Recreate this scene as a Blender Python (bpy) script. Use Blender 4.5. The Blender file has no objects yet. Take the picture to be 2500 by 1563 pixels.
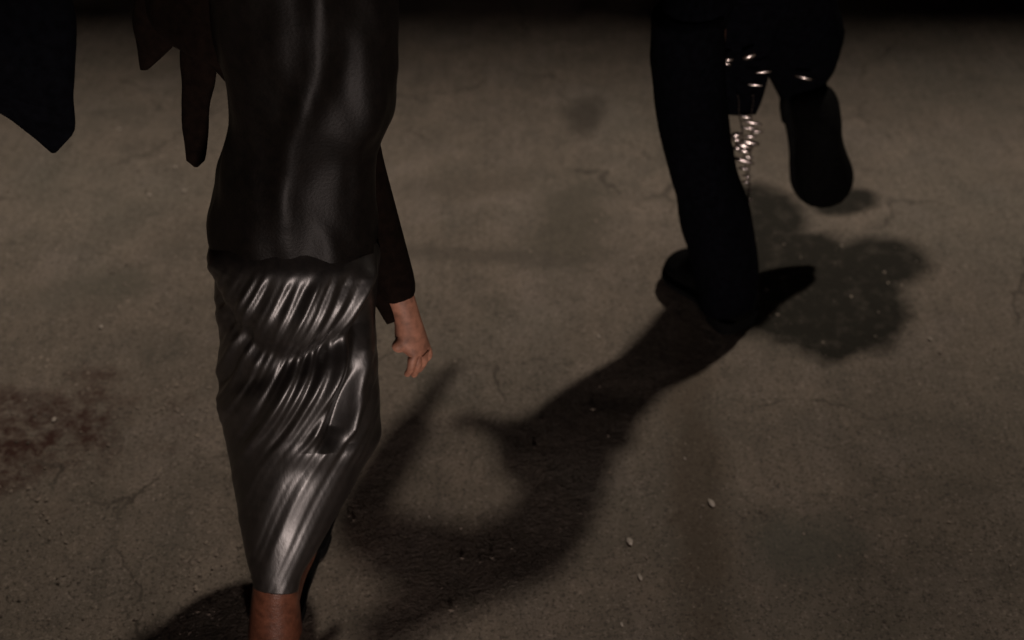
import bpy, bmesh, math, random
from mathutils import Vector, Matrix, noise
R = math.radians
random.seed(7)
S = bpy.context.scene
COL = S.collection

# ------------------------------------------------------------------ camera, sky, sun, exposure
H, PITCH, FPX = 2.10, 42.0, 2680.0          # camera height, downward tilt, focal length in photo pixels
K = H / 1.25                                 # layout distances below are given for a 1.25 m eye height
cp, sp = math.cos(R(PITCH)), math.sin(R(PITCH))
cd = bpy.data.cameras.new('camera'); cam = bpy.data.objects.new('camera', cd); COL.objects.link(cam)
cam.location = (0, 0, H); cam.rotation_euler = (R(90 - PITCH), 0, 0)
cd.sensor_width = 36; cd.lens = 36 * FPX / 2500; cd.clip_start = .02; cd.clip_end = 500
cd.dof.use_dof = True; cd.dof.focus_distance = 2.05; cd.dof.aperture_fstop = 1.8
S.camera = cam

SUN = Vector((.40, .62, 1.0)).normalized()   # towards the light: behind and to the right of the walkers
EL = math.asin(SUN.z); AZ = math.atan2(SUN.x, SUN.y)
w = bpy.data.worlds.new('World'); S.world = w; w.use_nodes = True
nt = w.node_tree
sky = nt.nodes.new('ShaderNodeTexSky'); sky.sky_type = 'NISHITA'; sky.sun_disc = False
sky.sun_elevation = EL; sky.sun_rotation = AZ
nt.links.new(sky.outputs[0], nt.nodes['Background'].inputs[0])
nt.nodes['Background'].inputs[1].default_value = .0004
sd = bpy.data.lights.new('sun', 'SUN'); sun = bpy.data.objects.new('sun', sd); COL.objects.link(sun)
sd.energy = 1.8; sd.angle = R(2.8); sd.color = (1, .87, .74)
sun.location = (5, 5, 10); sun.rotation_euler = (-SUN).to_track_quat('-Z', 'Y').to_euler()
S.view_settings.view_transform = 'Standard'; S.view_settings.look = 'None'
S.view_settings.exposure = 0; S.view_settings.gamma = 1

# ------------------------------------------------------------------ helpers
def P(px, py, Y):                            # point on the vertical plane at distance Y seen at a photo pixel
    u, v = (px - 1250) / FPX, (py - 781.5) / FPX
    Y *= K; t = Y / (cp - v * sp)
    return Vector((u * t, Y, H - t * (sp + v * cp)))
def G(px, py, z=0.):                         # point at height z seen at a photo pixel
    u, v = (px - 1250) / FPX, (py - 781.5) / FPX
    t = (H - z) / (sp + v * cp)
    return Vector((u * t, t * (cp - v * sp), z))
def tag(o, label=None, cat=None, group=None, kind=None):
    if label: o['label'] = label
    if cat: o['category'] = cat
    if group: o['group'] = group
    if kind: o['kind'] = kind
    return o
def empty(name, loc, label, cat, group=None):
    o = bpy.data.objects.new(name, None); COL.objects.link(o); o.location = loc
    o.empty_display_size = .1
    return tag(o, label, cat, group)
def obj(name, verts, faces, m, parent=None, smooth=True):
    me = bpy.data.meshes.new(name); me.from_pydata([tuple(v) for v in verts], [], faces)
    bm = bmesh.new(); bm.from_mesh(me); bmesh.ops.recalc_face_normals(bm, faces=bm.faces); bm.to_mesh(me); bm.free()
    me.materials.append(m)
    if smooth: me.polygons.foreach_set('use_smooth', [True] * len(me.polygons))
    o = bpy.data.objects.new(name, me); COL.objects.link(o)
    if parent:
        o.parent = parent
        o.matrix_parent_inverse = Matrix.Translation(world_loc(parent)).inverted()
    return o
def world_loc(o):
    return o.location.copy() if o.parent is None else Vector((0, 0, 0)) if o.type == 'MESH' else o.location.copy()
def interp(rows, n):
    """resample rows (tuples of numbers, first entry the parameter) smoothly"""
    out = []
    for i in range(n):
        y = rows[0][0] + (rows[-1][0] - rows[0][0]) * i / (n - 1)
        k = 0
        while k < len(rows) - 2 and y > rows[k + 1][0]: k += 1
        a, b = rows[k], rows[k + 1]; t = (y - a[0]) / (b[0] - a[0])
        pa, pb = rows[max(k - 1, 0)], rows[min(k + 2, len(rows) - 1)]
        q = [y]
        for c in range(1, len(a)):
            m0 = (b[c] - pa[c]) / (b[0] - pa[0]) * (b[0] - a[0])
            m1 = (pb[c] - a[c]) / (pb[0] - a[0]) * (b[0] - a[0])
            q.append((2*t**3 - 3*t*t + 1) * a[c] + (t**3 - 2*t*t + t) * m0 + (-2*t**3 + 3*t*t) * b[c] + (t**3 - t*t) * m1)
        out.append(q)
    return out
def loft(name, rows, m, parent, depth=1.1, n=40, seg=28, disp=None, wr=0., flat=False):
    """limb or cloth panel: rows (photo row, left, right, distance) become closed rings round its axis"""
    rr = interp(rows, n)
    C = [(P((r[1] + r[2]) / 2, r[0], r[3]), max((P(r[2], r[0], r[3]) - P(r[1], r[0], r[3])).length / 2, .0015)) for r in rr]
    vs, fs = [], []
    X = Vector((1, 0, 0))
    for i, (c, rad) in enumerate(C):
        k_ = max(1, n // 7)
        ax = (C[min(i + k_, n - 1)][0] - C[max(i - k_, 0)][0]).normalized()
        if flat: ax = Vector((0, 0, -1))
        side = (X - ax * X.dot(ax)).normalized(); back = side.cross(ax)
        if back.y < 0: back = -back
        for j in range(seg):
            th = 2 * math.pi * j / seg
            d = 0
            if disp:
                d = disp((rr[i][1] + rr[i][2]) / 2 + (rr[i][2] - rr[i][1]) / 2 * math.sin(th), rr[i][0], math.cos(th))
            if wr:
                q = c + side * math.sin(th) * rad - back * math.cos(th) * rad
                d += wr * (noise.noise(Vector((q.x * 13, q.y * 13, q.z * 6))) + .5 * noise.noise(Vector((q.x * 30, q.y * 30, q.z * 12 + 5))))
            d *= K
            vs.append(c + side * math.sin(th) * (rad + d) - back * math.cos(th) * (rad * depth + d))
    for i in range(n - 1):
        for j in range(seg):
            k = (j + 1) % seg
            fs.append((i * seg + j, i * seg + k, (i + 1) * seg + k, (i + 1) * seg + j))
    fs.append(tuple(range(seg))); fs.append(tuple(range((n - 1) * seg, n * seg)))
    return obj(name, vs, fs, m, parent)
def skin(name, J, E, m, parent, root=0):
    """continuous body or garment grown over joints J {name:(co, radius)} and edges E"""
    names = list(J); me = bpy.data.meshes.new(name)
    me.from_pydata([tuple(J[k][0]) for k in names], [(names.index(a), names.index(b)) for a, b in E], [])
    me.materials.append(m)
    o = bpy.data.objects.new(name, me); COL.objects.link(o)
    o.parent = parent; o.matrix_parent_inverse = Matrix.Translation(parent.location).inverted()
    md = o.modifiers.new('skin', 'SKIN'); md.use_smooth_shade = True
    sv = me.skin_vertices[0].data
    for i, k in enumerate(names):
        r = J[k][1]; sv[i].radius = (r, r) if not isinstance(r, tuple) else r; sv[i].use_root = (i == root)
    o.modifiers.new('sub', 'SUBSURF').levels = 1; o.modifiers['sub'].render_levels = 2
    return o
def box(name, a, b, m, parent=None):
    (x0, y0, z0), (x1, y1, z1) = a, b
    v = [(x0,y0,z0),(x1,y0,z0),(x1,y1,z0),(x0,y1,z0),(x0,y0,z1),(x1,y0,z1),(x1,y1,z1),(x0,y1,z1)]
    return obj(name, v, [(0,1,2,3),(4,5,6,7),(0,1,5,4),(1,2,6,5),(2,3,7,6),(3,0,4,7)], m, parent, False)
def tube(name, a, b, r0, r1, m, parent=None, seg=12):
    a, b = Vector(a), Vector(b); ax = (b - a).normalized(); s = ax.orthogonal().normalized(); t = ax.cross(s)
    v = []
    for c, r in ((a, r0), (b, r1)):
        v += [c + (s * math.cos(2*math.pi*j/seg) + t * math.sin(2*math.pi*j/seg)) * r for j in range(seg)]
    f = [(j, (j+1) % seg, seg + (j+1) % seg, seg + j) for j in range(seg)] + [tuple(range(seg)), tuple(range(seg, 2*seg))]
    return obj(name, v, f, m, parent)

# ------------------------------------------------------------------ materials
def mat(name, col, rough=.8, spec=.3, metal=0., coat=0., var=.35, scale=60, bump=0., bscale=300, sheen=0.):
    m = bpy.data.materials.new(name); m.use_nodes = True; t = m.node_tree; b = t.nodes['Principled BSDF']
    tc = t.nodes.new('ShaderNodeTexCoord'); n = t.nodes.new('ShaderNodeTexNoise')
    n.inputs['Scale'].default_value = scale; n.inputs['Detail'].default_value = 5
    t.links.new(tc.outputs['Object'], n.inputs['Vector'])
    r = t.nodes.new('ShaderNodeValToRGB'); r.color_ramp.elements[0].position = .3; r.color_ramp.elements[1].position = .7
    r.color_ramp.elements[0].color = tuple(c * (1 - var) for c in col) + (1,)
    r.color_ramp.elements[1].color = tuple(min(1, c * (1 + var)) for c in col) + (1,)
    t.links.new(n.outputs[0], r.inputs[0]); t.links.new(r.outputs[0], b.inputs['Base Color'])
    b.inputs['Roughness'].default_value = rough; b.inputs['Specular IOR Level'].default_value = spec
    b.inputs['Metallic'].default_value = metal; b.inputs['Coat Weight'].default_value = coat
    b.inputs['Coat Roughness'].default_value = .25; b.inputs['Sheen Weight'].default_value = sheen
    if bump:
        n2 = t.nodes.new('ShaderNodeTexNoise'); n2.inputs['Scale'].default_value = bscale; n2.inputs['Detail'].default_value = 6
        t.links.new(tc.outputs['Object'], n2.inputs['Vector'])
        bp = t.nodes.new('ShaderNodeBump'); bp.inputs['Strength'].default_value = bump; bp.inputs['Distance'].default_value = .003
        t.links.new(n2.outputs[0], bp.inputs['Height']); t.links.new(bp.outputs[0], b.inputs['Normal'])
    return m
M = {
 'black_cloth': mat('black_cloth', (.0025, .0027, .004), .95, .02, bump=.3, bscale=500),
 'brown_cloth': mat('dark_brown_cloth', (.004, .003, .0025), .5, .15, bump=.2, bscale=200),
 'coat_cloth': mat('reddish_black_cloth', (.006, .0035, .0025), .9, .05, bump=.4, bscale=400),
 'vinyl': mat('glossy_black_leather', (.010, .008, .007), .40, .85),
 'shoe': mat('red_brown_leather', (.11, .040, .022), .38, .45, bump=.3, bscale=220),
 'piping': mat('pale_leather_piping', (.42, .25, .18), .35, .6),
 'sole': mat('dark_rubber', (.004, .004, .004), .9, .08),
 'black_leather': mat('black_leather', (.003, .003, .003), .85, .05, bump=.3),
 'skin': mat('skin', (.30, .14, .09), .6, .4),
 'metal': mat('polished_metal', (.85, .76, .73), .27, .5, metal=1., var=.1, scale=200),
 'link': mat('dark_chain_metal', (.06, .05, .045), .5, .5, metal=1., var=.3),
 'chip': mat('pale_stone', (.5, .44, .38), .7, .4, var=.25),
 'grit': mat('mixed_grit', (.26, .215, .175), .8, .3, var=.75, scale=3),
 'darkchip': mat('dead_leaf', (.035, .022, .015), .9, .1, var=.4),
 'leaf': mat('leaf', (.05, .08, .03), .7, .3),
 'shade_wall': mat('shade_brick_wall', (.25, .14, .1), .9, .2), 'frame': mat('shade_window_frame', (.5, .48, .44), .6, .3),
 'glass': mat('window_glass', (.02, .02, .025), .1, .5), 'steel': mat('painted_steel', (.08, .08, .09), .5, .5),
}

def streaky(m):
    """fine drawn-out creases in the stretched leather"""
    t = m.node_tree; b = t.nodes['Principled BSDF']; tc = t.nodes.new('ShaderNodeTexCoord'); mp = t.nodes.new('ShaderNodeMapping')
    mp.inputs['Rotation'].default_value = (0, R(-25), 0); mp.inputs['Scale'].default_value = (57, 57, 2.4)
    n = t.nodes.new('ShaderNodeTexNoise'); n.inputs['Scale'].default_value = 1; n.inputs['Detail'].default_value = 5; n.inputs['Roughness'].default_value = .6
    bp = t.nodes.new('ShaderNodeBump'); bp.inputs['Strength'].default_value = .22; bp.inputs['Distance'].default_value = .004
    t.links.new(tc.outputs['Object'], mp.inputs[0]); t.links.new(mp.outputs[0], n.inputs['Vector'])
    t.links.new(n.outputs[0], bp.inputs['Height']); t.links.new(bp.outputs[0], b.inputs['Normal'])
streaky(M['vinyl'])

def ground_material():
    m = bpy.data.materials.new('worn_concrete'); m.use_nodes = True; t = m.node_tree; b = t.nodes['Principled BSDF']
    L = t.links.new
    tc_ = t.nodes.new('ShaderNodeTexCoord'); sc = t.nodes.new('ShaderNodeVectorMath'); sc.operation = 'SCALE'
    sc.inputs['Scale'].default_value = 1 / K; L(tc_.outputs['Object'], sc.inputs[0])
    class tc: outputs = {'Object': sc.outputs[0]}
    def G(x, y): return globals()['G'](x, y) / K
    def noi(scale, detail=6, rough=.6, vec=None, dist=0):
        n = t.nodes.new('ShaderNodeTexNoise'); n.inputs['Scale'].default_value = scale
        n.inputs['Detail'].default_value = detail; n.inputs['Roughness'].default_value = rough; n.inputs['Distortion'].default_value = dist
        L(vec or tc.outputs['Object'], n.inputs['Vector']); return n.outputs[0]
    def ramp(x, a, b_, lo, hi):
        n = t.nodes.new('ShaderNodeMapRange'); n.inputs[1].default_value = a; n.inputs[2].default_value = b_
        n.inputs[3].default_value = lo; n.inputs[4].default_value = hi; L(x, n.inputs[0]); return n.outputs[0]
    def mth(op, x, y):
        n = t.nodes.new('ShaderNodeMath'); n.operation = op
        for i, q in enumerate((x, y)):
            if isinstance(q, (int, float)): n.inputs[i].default_value = q
            else: L(q, n.inputs[i])
        return n.outputs[0]
    def mix(f, a, b_):
        n = t.nodes.new('ShaderNodeMix'); n.data_type = 'RGBA'
        if isinstance(f, float): n.inputs[0].default_value = f
        else: L(f, n.inputs[0])
        for i, q in ((6, a), (7, b_)):
            if isinstance(q, tuple): n.inputs[i].default_value = q + (1,)
            else: L(q, n.inputs[i])
        return n.outputs[2]
    def patch(c, size, rot, lo=.45, hi=1.1, ns=14, amt=.8):
        """mask of a stain or painted shadow: an ellipse on the ground with a ragged noisy rim"""
        mp = t.nodes.new('ShaderNodeMapping'); mp.vector_type = 'TEXTURE'
        mp.inputs['Location'].default_value = (c[0], c[1], 0); mp.inputs['Rotation'].default_value = (0, 0, rot)
        mp.inputs['Scale'].default_value = (size[0], size[1], 1)
        L(tc.outputs['Object'], mp.inputs[0])
        vl = t.nodes.new('ShaderNodeVectorMath'); vl.operation = 'LENGTH'; L(mp.outputs[0], vl.inputs[0])
        d = mth('ADD', vl.outputs['Value'], mth('MULTIPLY', mth('SUBTRACT', noi(ns, 5, .65), .5), amt * 2))
        return ramp(d, lo, hi, 1, 0)
    c = mix(ramp(noi(3.2, 5), .35, .68, 0, 1), (.215, .178, .142), (.275, .225, .182))
    c = mix(mth('MULTIPLY', ramp(noi(11, 6, .65), .4, .68, 0, 1), .75), c, (.135, .118, .096))
    c = mix(mth('MULTIPLY', ramp(noi(5.5, 5, .6, None, .6), .5, .68, 0, 1), .55), c, (.30, .25, .215))
    c = mix(mth('MULTIPLY', ramp(noi(1.4, 3), .5, .7, 0, 1), .35), c, (.2, .2, .165))
    # scuffs drawn out along the walking direction
    mp = t.nodes.new('ShaderNodeMapping'); mp.inputs['Scale'].default_value = (60, 7, 1); mp.inputs['Rotation'].default_value = (0, 0, R(-16))
    L(tc.outputs['Object'], mp.inputs[0])
    c = mix(mth('MULTIPLY', ramp(noi(1, 4, .6, mp.outputs[0]), .45, .72, 0, 1), .35), c, (.12, .105, .088))
    # aggregate grain
    g = noi(210, 3, .7); c = mix(mth('MULTIPLY', ramp(g, .5, .66, 0, 1), .9), c, (.085, .072, .06))
    g2 = noi(170, 2, .6); c = mix(mth('MULTIPLY', ramp(g2, .58, .7, 0, 1), .45), c, (.44, .37, .31))
    # stains, one long dark band and a painted shadow patch
    def stain(c0, pa, col, amt): return mix(mth('MULTIPLY', pa, amt), c0, col)
    q = G(110, 1060); c = stain(c, mth('MULTIPLY', patch(q, (.17, .13), .4, ns=9, amt=1.1), ramp(noi(26, 5, .7), .38, .58, 0, 1)), (.055, .022, .016), .95)
    q = G(1395, 540); c = stain(c, patch(q, (.09, .22), -.15, ns=12), (.095, .085, .065), .6)
    q = G(1430, 280); c = stain(c, patch(q, (.05, .10), -.3, ns=22), (.06, .05, .04), .7)
    q = G(1150, 450); c = stain(c, patch(q, (.16, .05), .1, ns=18), (.12, .10, .08), .5)
    q = G(1160, 620); c = stain(c, patch(q, (.22, .03), -.1, ns=20), (.10, .085, .07), .5)
    a, z = G(1690, 900), G(1720, 1520); q = (a + z) / 2
    c = stain(c, patch(q, (.05, .36), math.atan2(a.x - z.x, z.y - a.y) * 1., ns=11, amt=.9), (.09, .066, .045), .55)  # long dark brown band down the lower ground
    q = G(1960, 1330); c = stain(c, patch(q, (.10, .06), .2, ns=10), (.12, .12, .10), .6)
    q = G(250, 700); c = stain(c, patch(q, (.12, .06), .2, ns=14), (.13, .12, .095), .5)
    vo = t.nodes.new('ShaderNodeTexVoronoi'); vo.feature = 'DISTANCE_TO_EDGE'; vo.inputs['Scale'].default_value = 2.1
    wv = t.nodes.new('ShaderNodeVectorMath'); wv.operation = 'ADD'; nv = t.nodes.new('ShaderNodeTexNoise'); nv.inputs['Scale'].default_value = 7; nv.inputs['Detail'].default_value = 6
    L(tc.outputs['Object'], nv.inputs['Vector']); ns_ = t.nodes.new('ShaderNodeVectorMath'); ns_.operation = 'SCALE'; ns_.inputs['Scale'].default_value = .22
    L(nv.outputs['Color'], ns_.inputs[0]); L(tc.outputs['Object'], wv.inputs[0]); L(ns_.outputs[0], wv.inputs[1]); L(wv.outputs[0], vo.inputs['Vector'])
    crack = mth('MULTIPLY', ramp(vo.outputs['Distance'], .002, .011, 1, 0), ramp(noi(3.1, 3), .48, .6, 0, 1))
    c = stain(c, crack, (.05, .042, .034), .65)
    painted_shadow = patch(G(1985, 705), (.175, .205), .25, .78, 1.0, 16, .28)  # soft shadow beside the standing shoe, painted into the ground colour
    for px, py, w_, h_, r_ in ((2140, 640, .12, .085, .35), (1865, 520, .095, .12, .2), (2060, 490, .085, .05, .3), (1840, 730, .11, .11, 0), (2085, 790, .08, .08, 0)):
        painted_shadow = mth('MAXIMUM', painted_shadow, patch(G(px, py), (w_, h_), r_, .65, 1.05, 22, .28))
    painted_shadow = mth('MULTIPLY', painted_shadow, ramp(noi(34, 4, .6), .30, .50, .8, 1))
    c = stain(c, painted_shadow, (.016, .014, .009), .98)
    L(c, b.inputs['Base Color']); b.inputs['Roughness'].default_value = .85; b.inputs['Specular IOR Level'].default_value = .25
    hgt = mth('ADD', mth('MULTIPLY', noi(42, 6, .65), .8), mth('MULTIPLY', noi(280, 4, .6), .45))
    bp = t.nodes.new('ShaderNodeBump'); bp.inputs['Strength'].default_value = .45; bp.inputs['Distance'].default_value = .010
    L(hgt, bp.inputs['Height']); L(bp.outputs[0], b.inputs['Normal'])
    return m

# ------------------------------------------------------------------ ground (one sheet, fine near the camera)
def axis(lo, hi, flo, fhi, step):
    a = [lo]; x = flo
    while a[-1] < flo - 8: a.append(a[-1] + 8)
    while x <= fhi: a.append(x); x += step
    while a[-1] < hi - 8: a.append(a[-1] + 8)
    return a + [hi]
xs, ys = axis(-60, 60, -3.6, 3.6, .04), axis(-60, 90, .4, 6.8, .04)
gv = []
for y in ys:
    for x in xs:
        near = -3.6 <= x <= 3.6 and .4 <= y <= 6.8
        gv.append((x, y, .0035 * (noise.noise(Vector((x * 4, y * 4, 0))) + .6 * noise.noise(Vector((x * 14, y * 14, 3))) - .9) if near else -.003))
nx = len(xs)
gf = [(j*nx+i, j*nx+i+1, (j+1)*nx+i+1, (j+1)*nx+i) for j in range(len(ys)-1) for i in range(nx-1)]
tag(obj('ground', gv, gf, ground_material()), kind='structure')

# ------------------------------------------------------------------ building added out of the frame, unseen, to cast shade on the far ground
def shade_building():
    t = empty('shade_building', (2, 15, 0), 'tall plain brick building added unseen beyond the top of the picture for its shade', 'shade_building')
    Hh = 18.2
    box('shade_wall', (-28, 15.1, -.02), (40, 24, Hh), M['shade_wall'], t)
    box('shade_roof', (-28.2, 15.08, Hh), (40.2, 24.2, Hh + .3), M['steel'], t)
    for fl in range(5):
        for k in range(12):
            x, z = -26 + 5.2 * k, 1.2 + 3.4 * fl
            wdw = box('shade_window', (x, 15.02, z), (x + 1.4, 15.098, z + 1.8), M['frame'], t)
            pn = box('pane', (x + .08, 15.0, z + .08), (x + 1.32, 15.018, z + 1.72), M['glass'])
            pn.parent = wdw
shade_building()

# a thin tree added unseen to the right so that its loose crown dims the right-hand ground
def shade_tree():
    b = Vector((5.4, 7.5, 0)); t = empty('shade_tree', b, 'thin young tree with a loose crown, added unseen right of the picture for its shade', 'shade_tree')
    tube('shade_trunk', b - Vector((0, 0, .03)), b + Vector((.1, .1, 9.6)), .13, .04, M['shade_wall'], t)
    rg = random.Random(11); vs, fs = [], []
    for i in range(7500):
        p = Vector((rg.gauss(0, 1), rg.gauss(0, 1), rg.gauss(0, 1)))
        c = b + K * (Vector((-.5, -.12, 5.9)) + Vector((p.x * 1.5, p.y * .42, p.z * .45)))
        u = Vector((rg.gauss(0, 1), rg.gauss(0, 1), rg.gauss(0, 1))).normalized(); w_ = u.orthogonal().normalized()
        k = len(vs); vs += [c - u * .076, c + w_ * .034, c + u * .076, c - w_ * .034]; fs.append((k, k + 1, k + 2, k + 3))
    obj('crown', vs, fs, M['leaf'], t, False)
shade_tree()

# ------------------------------------------------------------------ shoes
def shoe(parent, heel, toe, up, mu, ms, scale=1., name='shoe', hw=1., mh=None):
    heel, toe, up = Vector(heel), Vector(toe), Vector(up)
    l = toe - heel; Ln = l.length; l.normalize(); s = l.cross(up).normalized(); u = s.cross(l)
    prof = [(0, .022, .050), (.04, .031, .066), (.12, .036, .082), (.24, .036, .094), (.36, .035, .088), (.48, .037, .072),
            (.60, .042, .058), (.74, .046, .049), (.86, .041, .042), (.94, .030, .034), (.985, .016, .024), (1.0, .006, .014)]
    prof = interp(prof, 30); seg = 22; vs, fs = [], []
    for t_, w_, h_ in prof:
        w_ *= scale * hw; h_ *= scale; c = heel + l * (t_ * Ln) + s * (.006 * math.sin(t_ * 3.1) * scale)
        for j in range(seg):
            th = 2 * math.pi * j / seg; cx, cz = math.cos(th), math.sin(th)
            sx = math.copysign(abs(cx) ** .75, cx); sz = math.copysign(abs(cz) ** .8, cz)
            k = 1 - .35 * max(0, sz) * (1 if .1 < t_ < .9 else .7)
            wr = .0015 * math.sin(t_ * 70 + cx) * max(0, cz) if .42 < t_ < .66 else 0
            vs.append(c + s * (sx * w_ * k) + u * (.012 * scale + h_ * (.5 + .5 * sz) + wr))
    n = len(prof)
    for i in range(n - 1):
        for j in range(seg):
            k = (j + 1) % seg; fs.append((i*seg+j, i*seg+k, (i+1)*seg+k, (i+1)*seg+j))
    fs += [tuple(range(seg)), tuple(range((n-1)*seg, n*seg))]
    o = obj(name, vs, fs, mu, parent)
    if mh:
        o.data.materials.append(mh)
        for p in o.data.polygons:
            if sum(v // seg for v in p.vertices) / len(p.vertices) < 6.5: p.material_index = 1
    def slab(nm, t0, t1, z0, z1, grow):
        pts = [p for p in interp([tuple(p) for p in prof], 60) if t0 <= p[0] <= t1]
        a = [(p[0], (p[1] * scale * hw + grow)) for p in pts]; ring = [(t_, w_) for t_, w_ in a] + [(t_, -w_) for t_, w_ in reversed(a)]
        v = []
        for z in (z0, z1):
            v += [heel + l * (t_ * Ln * 1.01) + s * (w_ + .006 * math.sin(t_ * 3.1) * scale) + u * z for t_, w_ in ring]
        k = len(ring)
        f = [tuple(range(k)), tuple(range(k, 2*k))] + [(i, (i+1) % k, k + (i+1) % k, k + i) for i in range(k)]
        q = obj(nm, v, f, ms, None, False); q.parent = o; return q
    slab('sole', 0, 1, .004 * scale, .014 * scale, .004)
    slab('heel', 0, .27, -.014 * scale, .0035 * scale, .003)
    return o

# ------------------------------------------------------------------ bodies
def figure(parent, pelvis, lean, legs, arms, coat_mat, full=1.3, sleeve=1.35, spine=None):
    """body (one skinned surface) and jacket; legs = two lists hip..toe, arms = two lists shoulder..wrist"""
    pelvis, lean = Vector(pelvis), Vector(lean)
    J = {'pelvis': (pelvis, .10), 'waist': (pelvis + lean * .18, .095), 'chest': (pelvis + lean * .38, .115),
         'neck0': (pelvis + lean * .54, .07), 'neck1': (pelvis + lean * .60, .052), 'head0': (pelvis + lean * .68, .075), 'head1': (pelvis + lean * .80, .068)}
    if spine:
        for k, co in spine.items(): J[k] = (Vector(co), J[k][1])
    E = [('pelvis', 'waist'), ('waist', 'chest'), ('chest', 'neck0'), ('neck0', 'neck1'), ('neck1', 'head0'), ('head0', 'head1')]
    for n, lg in enumerate(legs):
        rad = [.06, .042, .034, .026]; prev = 'pelvis'
        for i, co in enumerate(lg):
            k = f'leg{n}{i}'; J[k] = (Vector(co), rad[i]); E.append((prev, k)); prev = k
    JJ = {k: (v[0], v[1] * full) for k, v in J.items() if k in ('pelvis', 'waist', 'chest', 'neck0')}
    EJ = [('pelvis', 'waist'), ('waist', 'chest'), ('chest', 'neck0')]
    for n, am in enumerate(arms):
        rad = [.058, .042, .03]; prev = 'neck0'
        for i, co in enumerate(am):
            k = f'arm{n}{i}'; J[k] = (Vector(co), rad[i]); E.append((prev, k))
            JJ[k] = (Vector(co), rad[i] * sleeve); EJ.append((prev, k)); prev = k
        wr = Vector(am[2]); d = (wr - Vector(am[1])).normalized(); sd_ = d.orthogonal().normalized()
        J[f'palm{n}'] = (wr + d * .07, .028); E.append((prev, f'palm{n}'))
        for f, (off, ln) in enumerate(((-.026, .06), (-.009, .075), (.009, .08), (.026, .068))):
            a = f'f{n}{f}a'; b_ = f'f{n}{f}b'
            J[a] = (wr + d * (.10 + .4 * ln) + sd_ * off, .0085); J[b_] = (wr + d * (.095 + .85 * ln) + sd_ * off * .85 + d.cross(sd_) * .035, .0075)
            E += [(f'palm{n}', a), (a, b_)]
        J[f't{n}'] = (wr + d * .07 + sd_ * .055, .010); E.append((f'palm{n}', f't{n}'))
    b = skin('body', J, E, M['skin'], parent)
    jk = skin('jacket', JJ, EJ, coat_mat, parent)
    return b, jk

# ================================================================== person with glossy leggings (left)
A = empty('person', (-.46, 1.5, 0), 'nearest walking person in dark jacket and shiny creased black long skirt', 'person')
def folds(x, y, f):
    """creases of the bunched glossy legging: f is 1 facing the camera, -1 behind"""
    s = (x - 720) * .905 + (y - 800) * .425; al = -(x - 720) * .425 + (y - 800) * .905
    d = .0050 * noise.noise(Vector((s / 30, al / 420, 1.7))) + .0034 * noise.noise(Vector((s / 14, al / 380, 6.1)))
    env = min(1, max(0, (y - 590) / 40)) * min(1, max(.25, (1180 - y) / 200))
    d *= env * 1.0
    c1 = 772 - ((x - 735) / 150) ** 2 * 62 + 8 * noise.noise(Vector((x / 40, 0, 0)))
    d += .0060 * math.exp(-((y - c1 + 62) / 46) ** 2) - .0075 * math.exp(-((y - c1 - 26) / 30) ** 2)
    c2 = 872 - (x - 600) * .40
    d += -.005 * math.exp(-((y - c2) / 26) ** 2) * min(1, max(0, (x - 570) / 60)) + .006 * math.exp(-((y - c2 - 70) / 52) ** 2)
    xe = 925 - (y - 600) * .297                       # long edge running down the right side, hollow beyond it
    if 560 < y < 1040 and f > -.3:
        k = min(1, (y - 560) / 50) * min(1, (1040 - y) / 60)
        d += k * (.006 * math.exp(-((x - xe + 16) / 15) ** 2) - .016 * math.exp(-((x - xe - 26) / 20) ** 2))
    if 760 < y < 1020:
        xr = 909 - (y - 770) * .16
        d += .007 * math.exp(-((x - xr) / 11) ** 2) * min(1, (y - 760) / 50) * min(1, (1020 - y) / 40)
    return d * min(1, max(0, f * 1.6 + .35)) * min(1, max(0, (y - 570) / 50))
def thigh(x, y, f):
    """pressed crease running down the front of the trouser leg"""
    xc = 690 + (560 - y) * .19 + 14 * math.sin(y / 70)
    return .009 * math.exp(-((x - xc) / 30) ** 2) * (f > 0) * min(1, max(0, (560 - y) / 90)) - .004 * math.exp(-((x - xc - 75) / 40) ** 2) * (f > 0)
loft('jacket', [(-300, 560, 900, 1.02), (-160, 500, 950, 1.01), (30, 520, 972, 1.0), (150, 532, 970, .997), (250, 553, 958, .993), (340, 557, 916, .99),
     (450, 531, 913, .987), (560, 514, 924, .983), (625, 530, 912, .977), (660, 570, 880, .972)], M['brown_cloth'], A, .72, 110, 72, wr=.006, disp=thigh)
loft('skirt', [(560, 550, 890, .984), (600, 520, 924, .980), (650, 519, 927, .973), (720, 526, 921, .965), (800, 537, 916, .956), (900, 539, 922, .944), (1000, 543, 928, .930),
     (1050, 547, 930, .920), (1110, 555, 893, .902), (1180, 566, 855, .878), (1260, 580, 812, .852), (1330, 593, 776, .828), (1395, 608, 738, .806), (1435, 618, 728, .795)], M['vinyl'], A, .85, 360, 280, disp=folds)
fh = P(672, 1440, .80)
shoe(A, (fh.x, fh.y - .03, .02), (fh.x + .01, fh.y + .23, .015), (0, 0, 1), M['shoe'], M['sole'], 1.05, 'ankle_boot')
loft('boot_shaft', [(1340, 630, 724, .826), (1400, 622, 728, .808), (1470, 612, 733, .797), (1545, 606, 738, .787)], M['shoe'], A, 1.0, 24, 28, wr=.002)
shoe(A, (fh.x + .03, fh.y + .16, .02), (fh.x + .05, fh.y + .42, .015), (0, 0, 1), M['shoe'], M['sole'], 1.05, 'ankle_boot')
# right sleeve hanging beside the hip; the hand below it belongs to the body
loft('sleeve', [(250, 800, 900, 1.06), (400, 812, 905, 1.055), (520, 835, 925, 1.04), (620, 860, 944, 1.025), (690, 888, 965, 1.008), (740, 915, 992, .995), (775, 938, 1008, .988)], M['coat_cloth'], A, .9, 60, 28, wr=.005)
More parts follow.
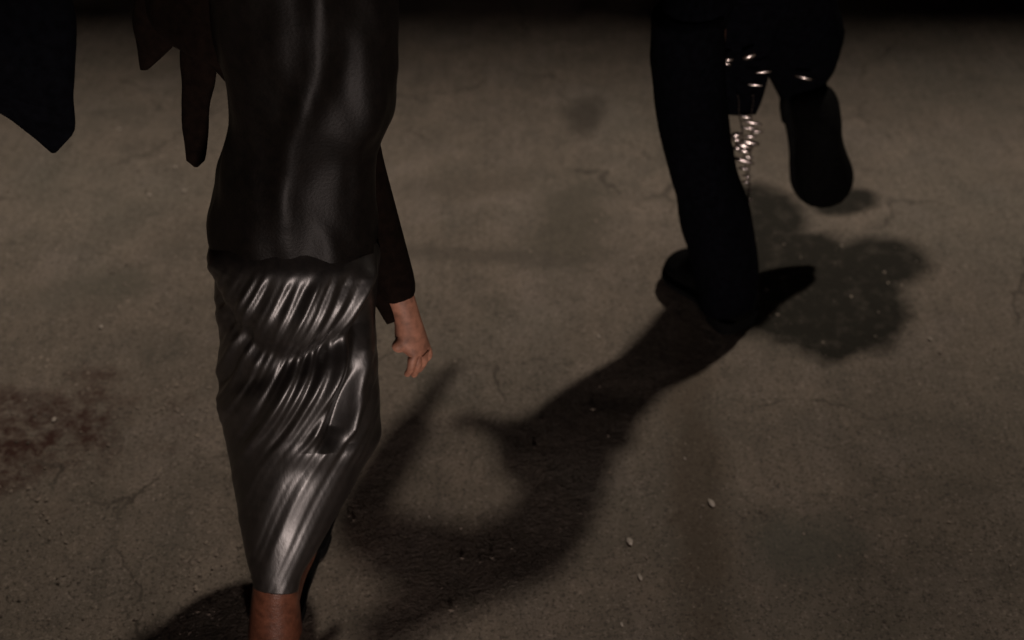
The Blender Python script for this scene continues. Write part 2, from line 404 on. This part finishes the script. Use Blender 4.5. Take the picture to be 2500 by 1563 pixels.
# jacket edges on the left: loose panel, pointed flap and hanging strap
loft('jacket_panel', [(-420, 500, 900, 1.06), (-200, 370, 960, 1.06), (0, 350, 975, 1.05), (80, 400, 970, 1.04), (140, 500, 960, 1.03), (190, 545, 950, 1.02)], M['coat_cloth'], A, .5, 50, 40, wr=.006, flat=True)
loft('jacket_flap', [(-60, 330, 520, 1.06), (40, 325, 480, 1.06), (90, 335, 440, 1.06), (135, 344, 392, 1.06), (168, 349, 356, 1.06)], M['coat_cloth'], A, .3, 24, 20, wr=.008, flat=True)
loft('strap', [(40, 430, 560, 1.06), (150, 442, 530, 1.06), (250, 448, 516, 1.065), (330, 452, 506, 1.065), (395, 456, 500, 1.065), (408, 474, 484, 1.065)], M['coat_cloth'], A, .22, 24, 16, wr=.006, flat=True)
pv = P(720, 500, 1.0)
hipl, hipr = P(650, 600, .985), P(790, 600, .99)
figure(A, pv, (.17, .04, .97), [[hipl, P(680, 1000, .93), P(672, 1390, .812), (fh.x, fh.y + .1, .05)], [hipr, P(740, 960, .95), P(710, 1230, .90), (fh.x + .04, fh.y + .30, .05)]],
       [[P(560, -190, 1.02), P(590, 60, 1.08), P(700, 60, 1.13)], [P(900, -190, 1.02), P(852, 330, 1.06), P(985, 748, .99)]], M['coat_cloth'], .9)

# ================================================================== striding person in black (right)
B = empty('person', (.62, 2.44, 0), 'person in black trousers striding, one black shoe lifted off the ground', 'person')
loft('trousers', [(30, 1587, 1768, 1.425), (150, 1592, 1768, 1.425), (230, 1597, 1772, 1.425), (330, 1613, 1780, 1.42), (430, 1643, 1800, 1.418),
     (520, 1660, 1828, 1.414), (600, 1682, 1843, 1.41), (680, 1694, 1848, 1.405), (735, 1700, 1842, 1.40)], M['black_cloth'], B, 1.05, 60, 32, wr=.004)
sa = P(1772, 690, 1.405)
kk, lk = P(1712, 380, 1.42), P(1945, 95, 1.62)
hl, hr = K * Vector((.27, 1.46, .585)), K * Vector((.37, 1.53, .585))
pb = K * Vector((.325, 1.495, .62))
skin('trouser_seat', {'p': (pb, .12), 'h0': (hl, .10), 'k0': (P(1681, 60, 1.425), .088), 'k0b': (P(1684, 170, 1.425), .08),
     'h1': (hr, .10), 'k1': (P(1945, 30, 1.60), .085)}, [('p', 'h0'), ('h0', 'k0'), ('k0', 'k0b'), ('p', 'h1'), ('h1', 'k1')], M['black_cloth'], B)
shoe(B, K * Vector((.388, 1.365, .011)), K * Vector((.290, 1.528, .009)), (0, 0, 1), M['black_leather'], M['sole'], 1.45, hw=1.3)
kh, kt = P(1960, 205, 1.66), P(2018, 494, 1.60)
upv = Vector((0, -.75, .55))
shoe(B, kh, kt, upv, M['black_leather'], M['sole'], 1.7, hw=1.07)
loft('trousers', [(-40, 1840, 2030, 1.59), (30, 1848, 2042, 1.61), (90, 1856, 2052, 1.63), (145, 1866, 2044, 1.645), (200, 1892, 2016, 1.66), (250, 1915, 2010, 1.655)], M['black_cloth'], B, .9, 40, 28, wr=.004)
loft('coat_tail', [(-300, 1660, 1980, 1.56), (-60, 1670, 1950, 1.49), (60, 1690, 1900, 1.485), (130, 1730, 1885, 1.49), (190, 1750, 1876, 1.52), (240, 1764, 1862, 1.515), (278, 1776, 1846, 1.512)], M['black_cloth'], B, .2, 40, 28, wr=.004, flat=True)
figure(B, pb, (.20, -.07, .93), [[hl, kk, sa, K * Vector((.31, 1.49, .035))], [hr, lk, P(1962, 190, 1.65), kt * .5 + kh * .5 + Vector((0, -.03, .025))]],
       [[K * Vector((.40, 1.49, .85)), K * Vector((.41, 1.545, .74)), K * Vector((.235, 1.54, .64))], [K * Vector((.27, 1.41, .85)), K * Vector((.075, 1.43, .76)), K * Vector((.14, 1.62, .70))]], M['black_cloth'], 1.1, 1.9,
       {'waist': K * Vector((.37, 1.455, .71)), 'chest': K * Vector((.355, 1.42, .80)), 'neck0': K * Vector((.30, 1.41, .89)), 'neck1': K * Vector((.27, 1.405, .925)), 'head0': K * Vector((.24, 1.40, .965)), 'head1': K * Vector((.20, 1.395, 1.01))})

# ================================================================== person at the left edge: only a coat corner hangs into the picture
C = empty('person', (-1.65, 1.9, 0), 'person in black garment, only its pointed corner showing at the left edge', 'person')
loft('coat', [(-700, -900, -200, 1.12), (-350, -760, 40, 1.08), (-120, -640, 150, 1.03), (30, -560, 181, 1.0), (110, -420, 182, .99), (180, -240, 178, .985), (240, -60, 178, .98), (290, 32, 182, .98), (322, 72, 180, .98), (350, 103, 158, .98), (372, 126, 137, .98)], M['black_cloth'], C, .35, 80, 40, wr=.003, flat=True)
figure(C, (-1.65, 1.92, .95), (0, .02, 1), [[(-1.57, 1.92, .88), (-1.57, 1.88, .48), (-1.60, 1.92, .09), (-1.60, 2.04, .03)], [(-1.73, 1.92, .88), (-1.75, 1.98, .48), (-1.78, 2.05, .09), (-1.78, 2.17, .03)]],
       [[(-1.84, 1.92, 1.40), (-1.92, 1.98, 1.14), (-1.90, 1.88, .92)], [(-1.46, 1.92, 1.40), (-1.30, 1.90, 1.18), (-1.20, 1.80, 1.0)]], M['black_cloth'], 1.2)

# ================================================================== hanging chain of shiny plates between the black legs
ADDED_LAMP_POS = K * Vector((.2, -1.0, .14))
def plate_obj(c, hw, hh, tilt, m, parent, name='metal_plate', bow=.14, slope=.22):
    """thin bowed metal plate whose face looks halfway between camera and the added lamp, turned by tilt"""
    hw *= K; hh *= K; c = Vector(c); n = ((Vector((0, 0, H)) - c).normalized() + (ADDED_LAMP_POS - c).normalized()).normalized()
    n = (n + Vector(tilt)).normalized(); ex = Vector((1, 0, -slope)); s = (ex - n * n.dot(ex)).normalized(); u = n.cross(s)
    vs, fs = [], []; k = 9
    for i in range(k):
        a = -1 + 2 * i / (k - 1); ww = hh * math.sqrt(max(.04, 1 - a * a * .9))
        p = c + s * (a * hw) - n * (bow * hw * a * a)
        vs += [p + u * ww, p - u * ww, p - u * ww - n * .0015, p + u * ww - n * .0015]
    for i in range(k - 1):
        for e in range(4): fs.append((i*4+e, i*4+(e+1) % 4, i*4+4+(e+1) % 4, i*4+4+e))
    fs += [(0, 1, 2, 3), tuple((k-1)*4 + e for e in range(4))]
    return obj(name, vs, fs, m, parent)
top = P(1815, 205, 1.50)
ch = empty('plate_chain', (top.x, top.y, 0), 'dangling chain of shiny metal plates beside the black trouser leg', 'chain', None)
for x0, x1 in ((1800, 1832), (1838, 1826)):                # two fine chains that carry the plates
    pts = [P(x0 + (x1 - x0) * k / 24 + 2 * math.sin(k), 230 + k * 11, 1.503 - .0004 * k) for k in range(25)]
    for k in range(24): tube('link', pts[k], pts[k + 1], .0018, .0018, M['link'], ch, 6)
for (x, yy, hw_, hh_, tilt, slope, bw) in (
     (1821, 286, 18, 2.6, .10, .25, .08), (1836, 300, 25, 2.8, .08, .18, .08), (1828, 313, 22, 2.2, .25, .1, .1), (1847, 322, 15, 2.0, .20, .05, .1),
     (1798, 330, 15, 6.0, .22, -.2, .1), (1799, 342, 12, 3.0, .05, .1, .05), (1832, 334, 16, 2.5, .30, .1, .1), (1829, 349, 25, 4.5, .0, .15, .03), (1816, 357, 23, 6.0, .0, .2, .03),
     (1800, 363, 14, 3.0, .06, .1, .05), (1817, 369, 18, 4.0, .18, .2, .1), (1812, 392, 31, 3.0, .02, .27, .05), (1826, 384, 14, 2.6, .25, .2, .1), (1816, 412, 16, 2.4, .35, .2, .1),
     (1824, 430, 13, 2.2, .35, .2, .1), (1822, 446, 12, 2.2, .08, .3, .08), (1828, 466, 8, 3.0, .25, .2, .1), (1831, 487, 7, 3.4, .08, .2, .05)):
    plate_obj(P(x, yy, 1.497), hw_ / 1500, hh_ / (900 if tilt < .07 else 1150), (0, 0, tilt), M['metal'], ch, bow=bw, slope=slope)
# studs on the coat tail and the buckle of the raised shoe
for (x, yy, hw_, hh_, tilt, slope) in ((1778, 147, 10, 4, 0, -.2), (1775, 157, 8, 3, 0, 0), (1829, 139, 15, 5, 0, -.45), (1863, 176, 18, 4, .24, -.1), (1843, 208, 18, 3, .14, .05)):
    plate_obj(P(x, yy, 1.452), hw_ / 1500, hh_ / (1250 if tilt == 0 else 1650), (0, 0, tilt), M['metal'], B, 'stud', .05, slope)
plate_obj(P(1963, 190, 1.56), .013, .003, (0, 0, .12), M['metal'], B, 'heel_plate', .1)

# ================================================================== stone chips and a dead leaf
rr_ = random.Random(5)
def chip(x, y, sx, sy, rot, where):
    bm = bmesh.new(); bmesh.ops.create_icosphere(bm, subdivisions=1, radius=1)
    for v in bm.verts: v.co *= 1 + .35 * noise.noise(v.co * 1.6 + Vector((x, y, 0)))
    me = bpy.data.meshes.new('stone_chip'); bm.to_mesh(me); bm.free(); me.materials.append(M['chip'])
    o = bpy.data.objects.new('stone_chip', me); COL.objects.link(o)
    g = G(x, y); sx *= K; sy *= K; o.location = (g.x, g.y, .0015); k = .3 + .45 * rr_.random(); q_ = (sx * sy) ** .5; o.scale = ((sx + q_) * .5 * k, (sy + q_) * .5 * k, q_ * .3 * k); o.rotation_euler = (0, 0, rot)
    tag(o, 'small pale stone chip ' + where, 'stone', 'pale stone chips scattered on the ground')
for a in ((292, 316, .009, .005, .1, 'right of the black coat corner at upper left'), (365, 477, .007, .006, 0, 'lowest left of the three below the hanging strap'),
          (428, 409, .008, .004, -.4, 'highest of the three, just under the strap tip'), (450, 467, .006, .004, .3, 'nearest the shiny-skirted person, below the strap'),
          (247, 798, .005, .008, 0, 'on open ground above the reddish stain'), (132, 1025, .004, .010, 0, 'inside the reddish brown stain at left'),
          (1047, 1262, .003, .011, .2, 'in the lit ground between shiny skirt and long shadow'), (1275, 277, .008, .003, .1, 'alone in the upper middle between the two walkers'),
          (1538, 1322, .004, .013, .25, 'at the right rim of the long shadow'), (1563, 1410, .003, .014, .3, 'second lowest along the shadow rim, bottom centre'),
          (1737, 1228, .005, .014, .35, 'largest one, on the lower right ground'), (1672, 1120, .003, .012, .4, 'above the largest chip, right of the long shadow'),
          (1518, 1525, .003, .010, .2, 'lowest one, at the bottom edge of the picture'), (2272, 828, .004, .014, .7, 'far right, beyond the dark painted shadow patch'),
          (1462, 822, .003, .009, .5, 'left of the black standing shoe')):
    chip(*a)

# loose grit: tiny grains nobody could count
def grit():
    rg = random.Random(21); vs, fs = [], []
    for i in range(2600):
        g = G(rg.uniform(-100, 2600), 1600 * rg.random() ** .8) if rg.random() < .5 else G(rg.gauss(300, 260), rg.uniform(250, 1560))
        r = min(.005, .0012 * math.exp(abs(rg.gauss(0, .75)))) * 1.3; k = len(vs)
        for d in ((1, 0, 0), (0, 1, 0), (-1, 0, 0), (0, -1, 0), (0, 0, 1)):
            vs.append(g + Vector((d[0] * r * rg.uniform(.5, 1.3), d[1] * r * rg.uniform(.5, 1.3), d[2] * r * rg.uniform(.12, .3) - .0012)))
        fs += [(k, k + 1, k + 4), (k + 1, k + 2, k + 4), (k + 2, k + 3, k + 4), (k + 3, k, k + 4)]
    tag(obj('grit', vs, fs, M['grit'], None, False), 'loose pale and brown grit strewn over the worn concrete', 'grit', kind='stuff')
grit()

# ================================================================== lamp added behind the camera, unseen, for glints on leather and metal
def added_lamp():
    b = Vector((ADDED_LAMP_POS.x, ADDED_LAMP_POS.y, 0)); t = empty('added_lamp', b, 'lit lamp on a steel tripod added unseen behind the viewer', 'lamp')
    hub = b + Vector((0, 0, .14))
    for k in range(3):
        a = k * 2 * math.pi / 3 + .5
        tube('leg', hub, b + Vector((.3 * math.cos(a), .3 * math.sin(a), .008)), .012, .010, M['steel'], t)
    tube('added_lamp_pole', hub - Vector((0, 0, .05)), ADDED_LAMP_POS - Vector((0, .1, .02)), .014, .014, M['steel'], t)
    aim = (K * Vector((-.04, 1.0, .62)) - ADDED_LAMP_POS).normalized()
    tube('added_lamp_housing', ADDED_LAMP_POS - aim * .16, ADDED_LAMP_POS - aim * .03, .05, .08, M['steel'], t, 20)
    em = bpy.data.materials.new('lit_lens'); em.use_nodes = True
    e = em.node_tree.nodes['Principled BSDF']; e.inputs['Emission Color'].default_value = (1, .86, .8, 1); e.inputs['Emission Strength'].default_value = 4
    tube('lens', ADDED_LAMP_POS - aim * .029, ADDED_LAMP_POS - aim * .024, .074, .074, em, t, 20)
    ld = bpy.data.lights.new('lamp_light', 'SPOT'); lo = bpy.data.objects.new('lamp_light', ld); COL.objects.link(lo)
    ld.energy = 92 * K * K; ld.color = (1, .82, .75); ld.spot_size = R(52); ld.spot_blend = .6; ld.shadow_soft_size = .16
    lo.location = ADDED_LAMP_POS; lo.rotation_euler = aim.to_track_quat('-Z', 'Y').to_euler()
    lo.parent = t; lo.matrix_parent_inverse = Matrix.Translation(b).inverted()
added_lamp()
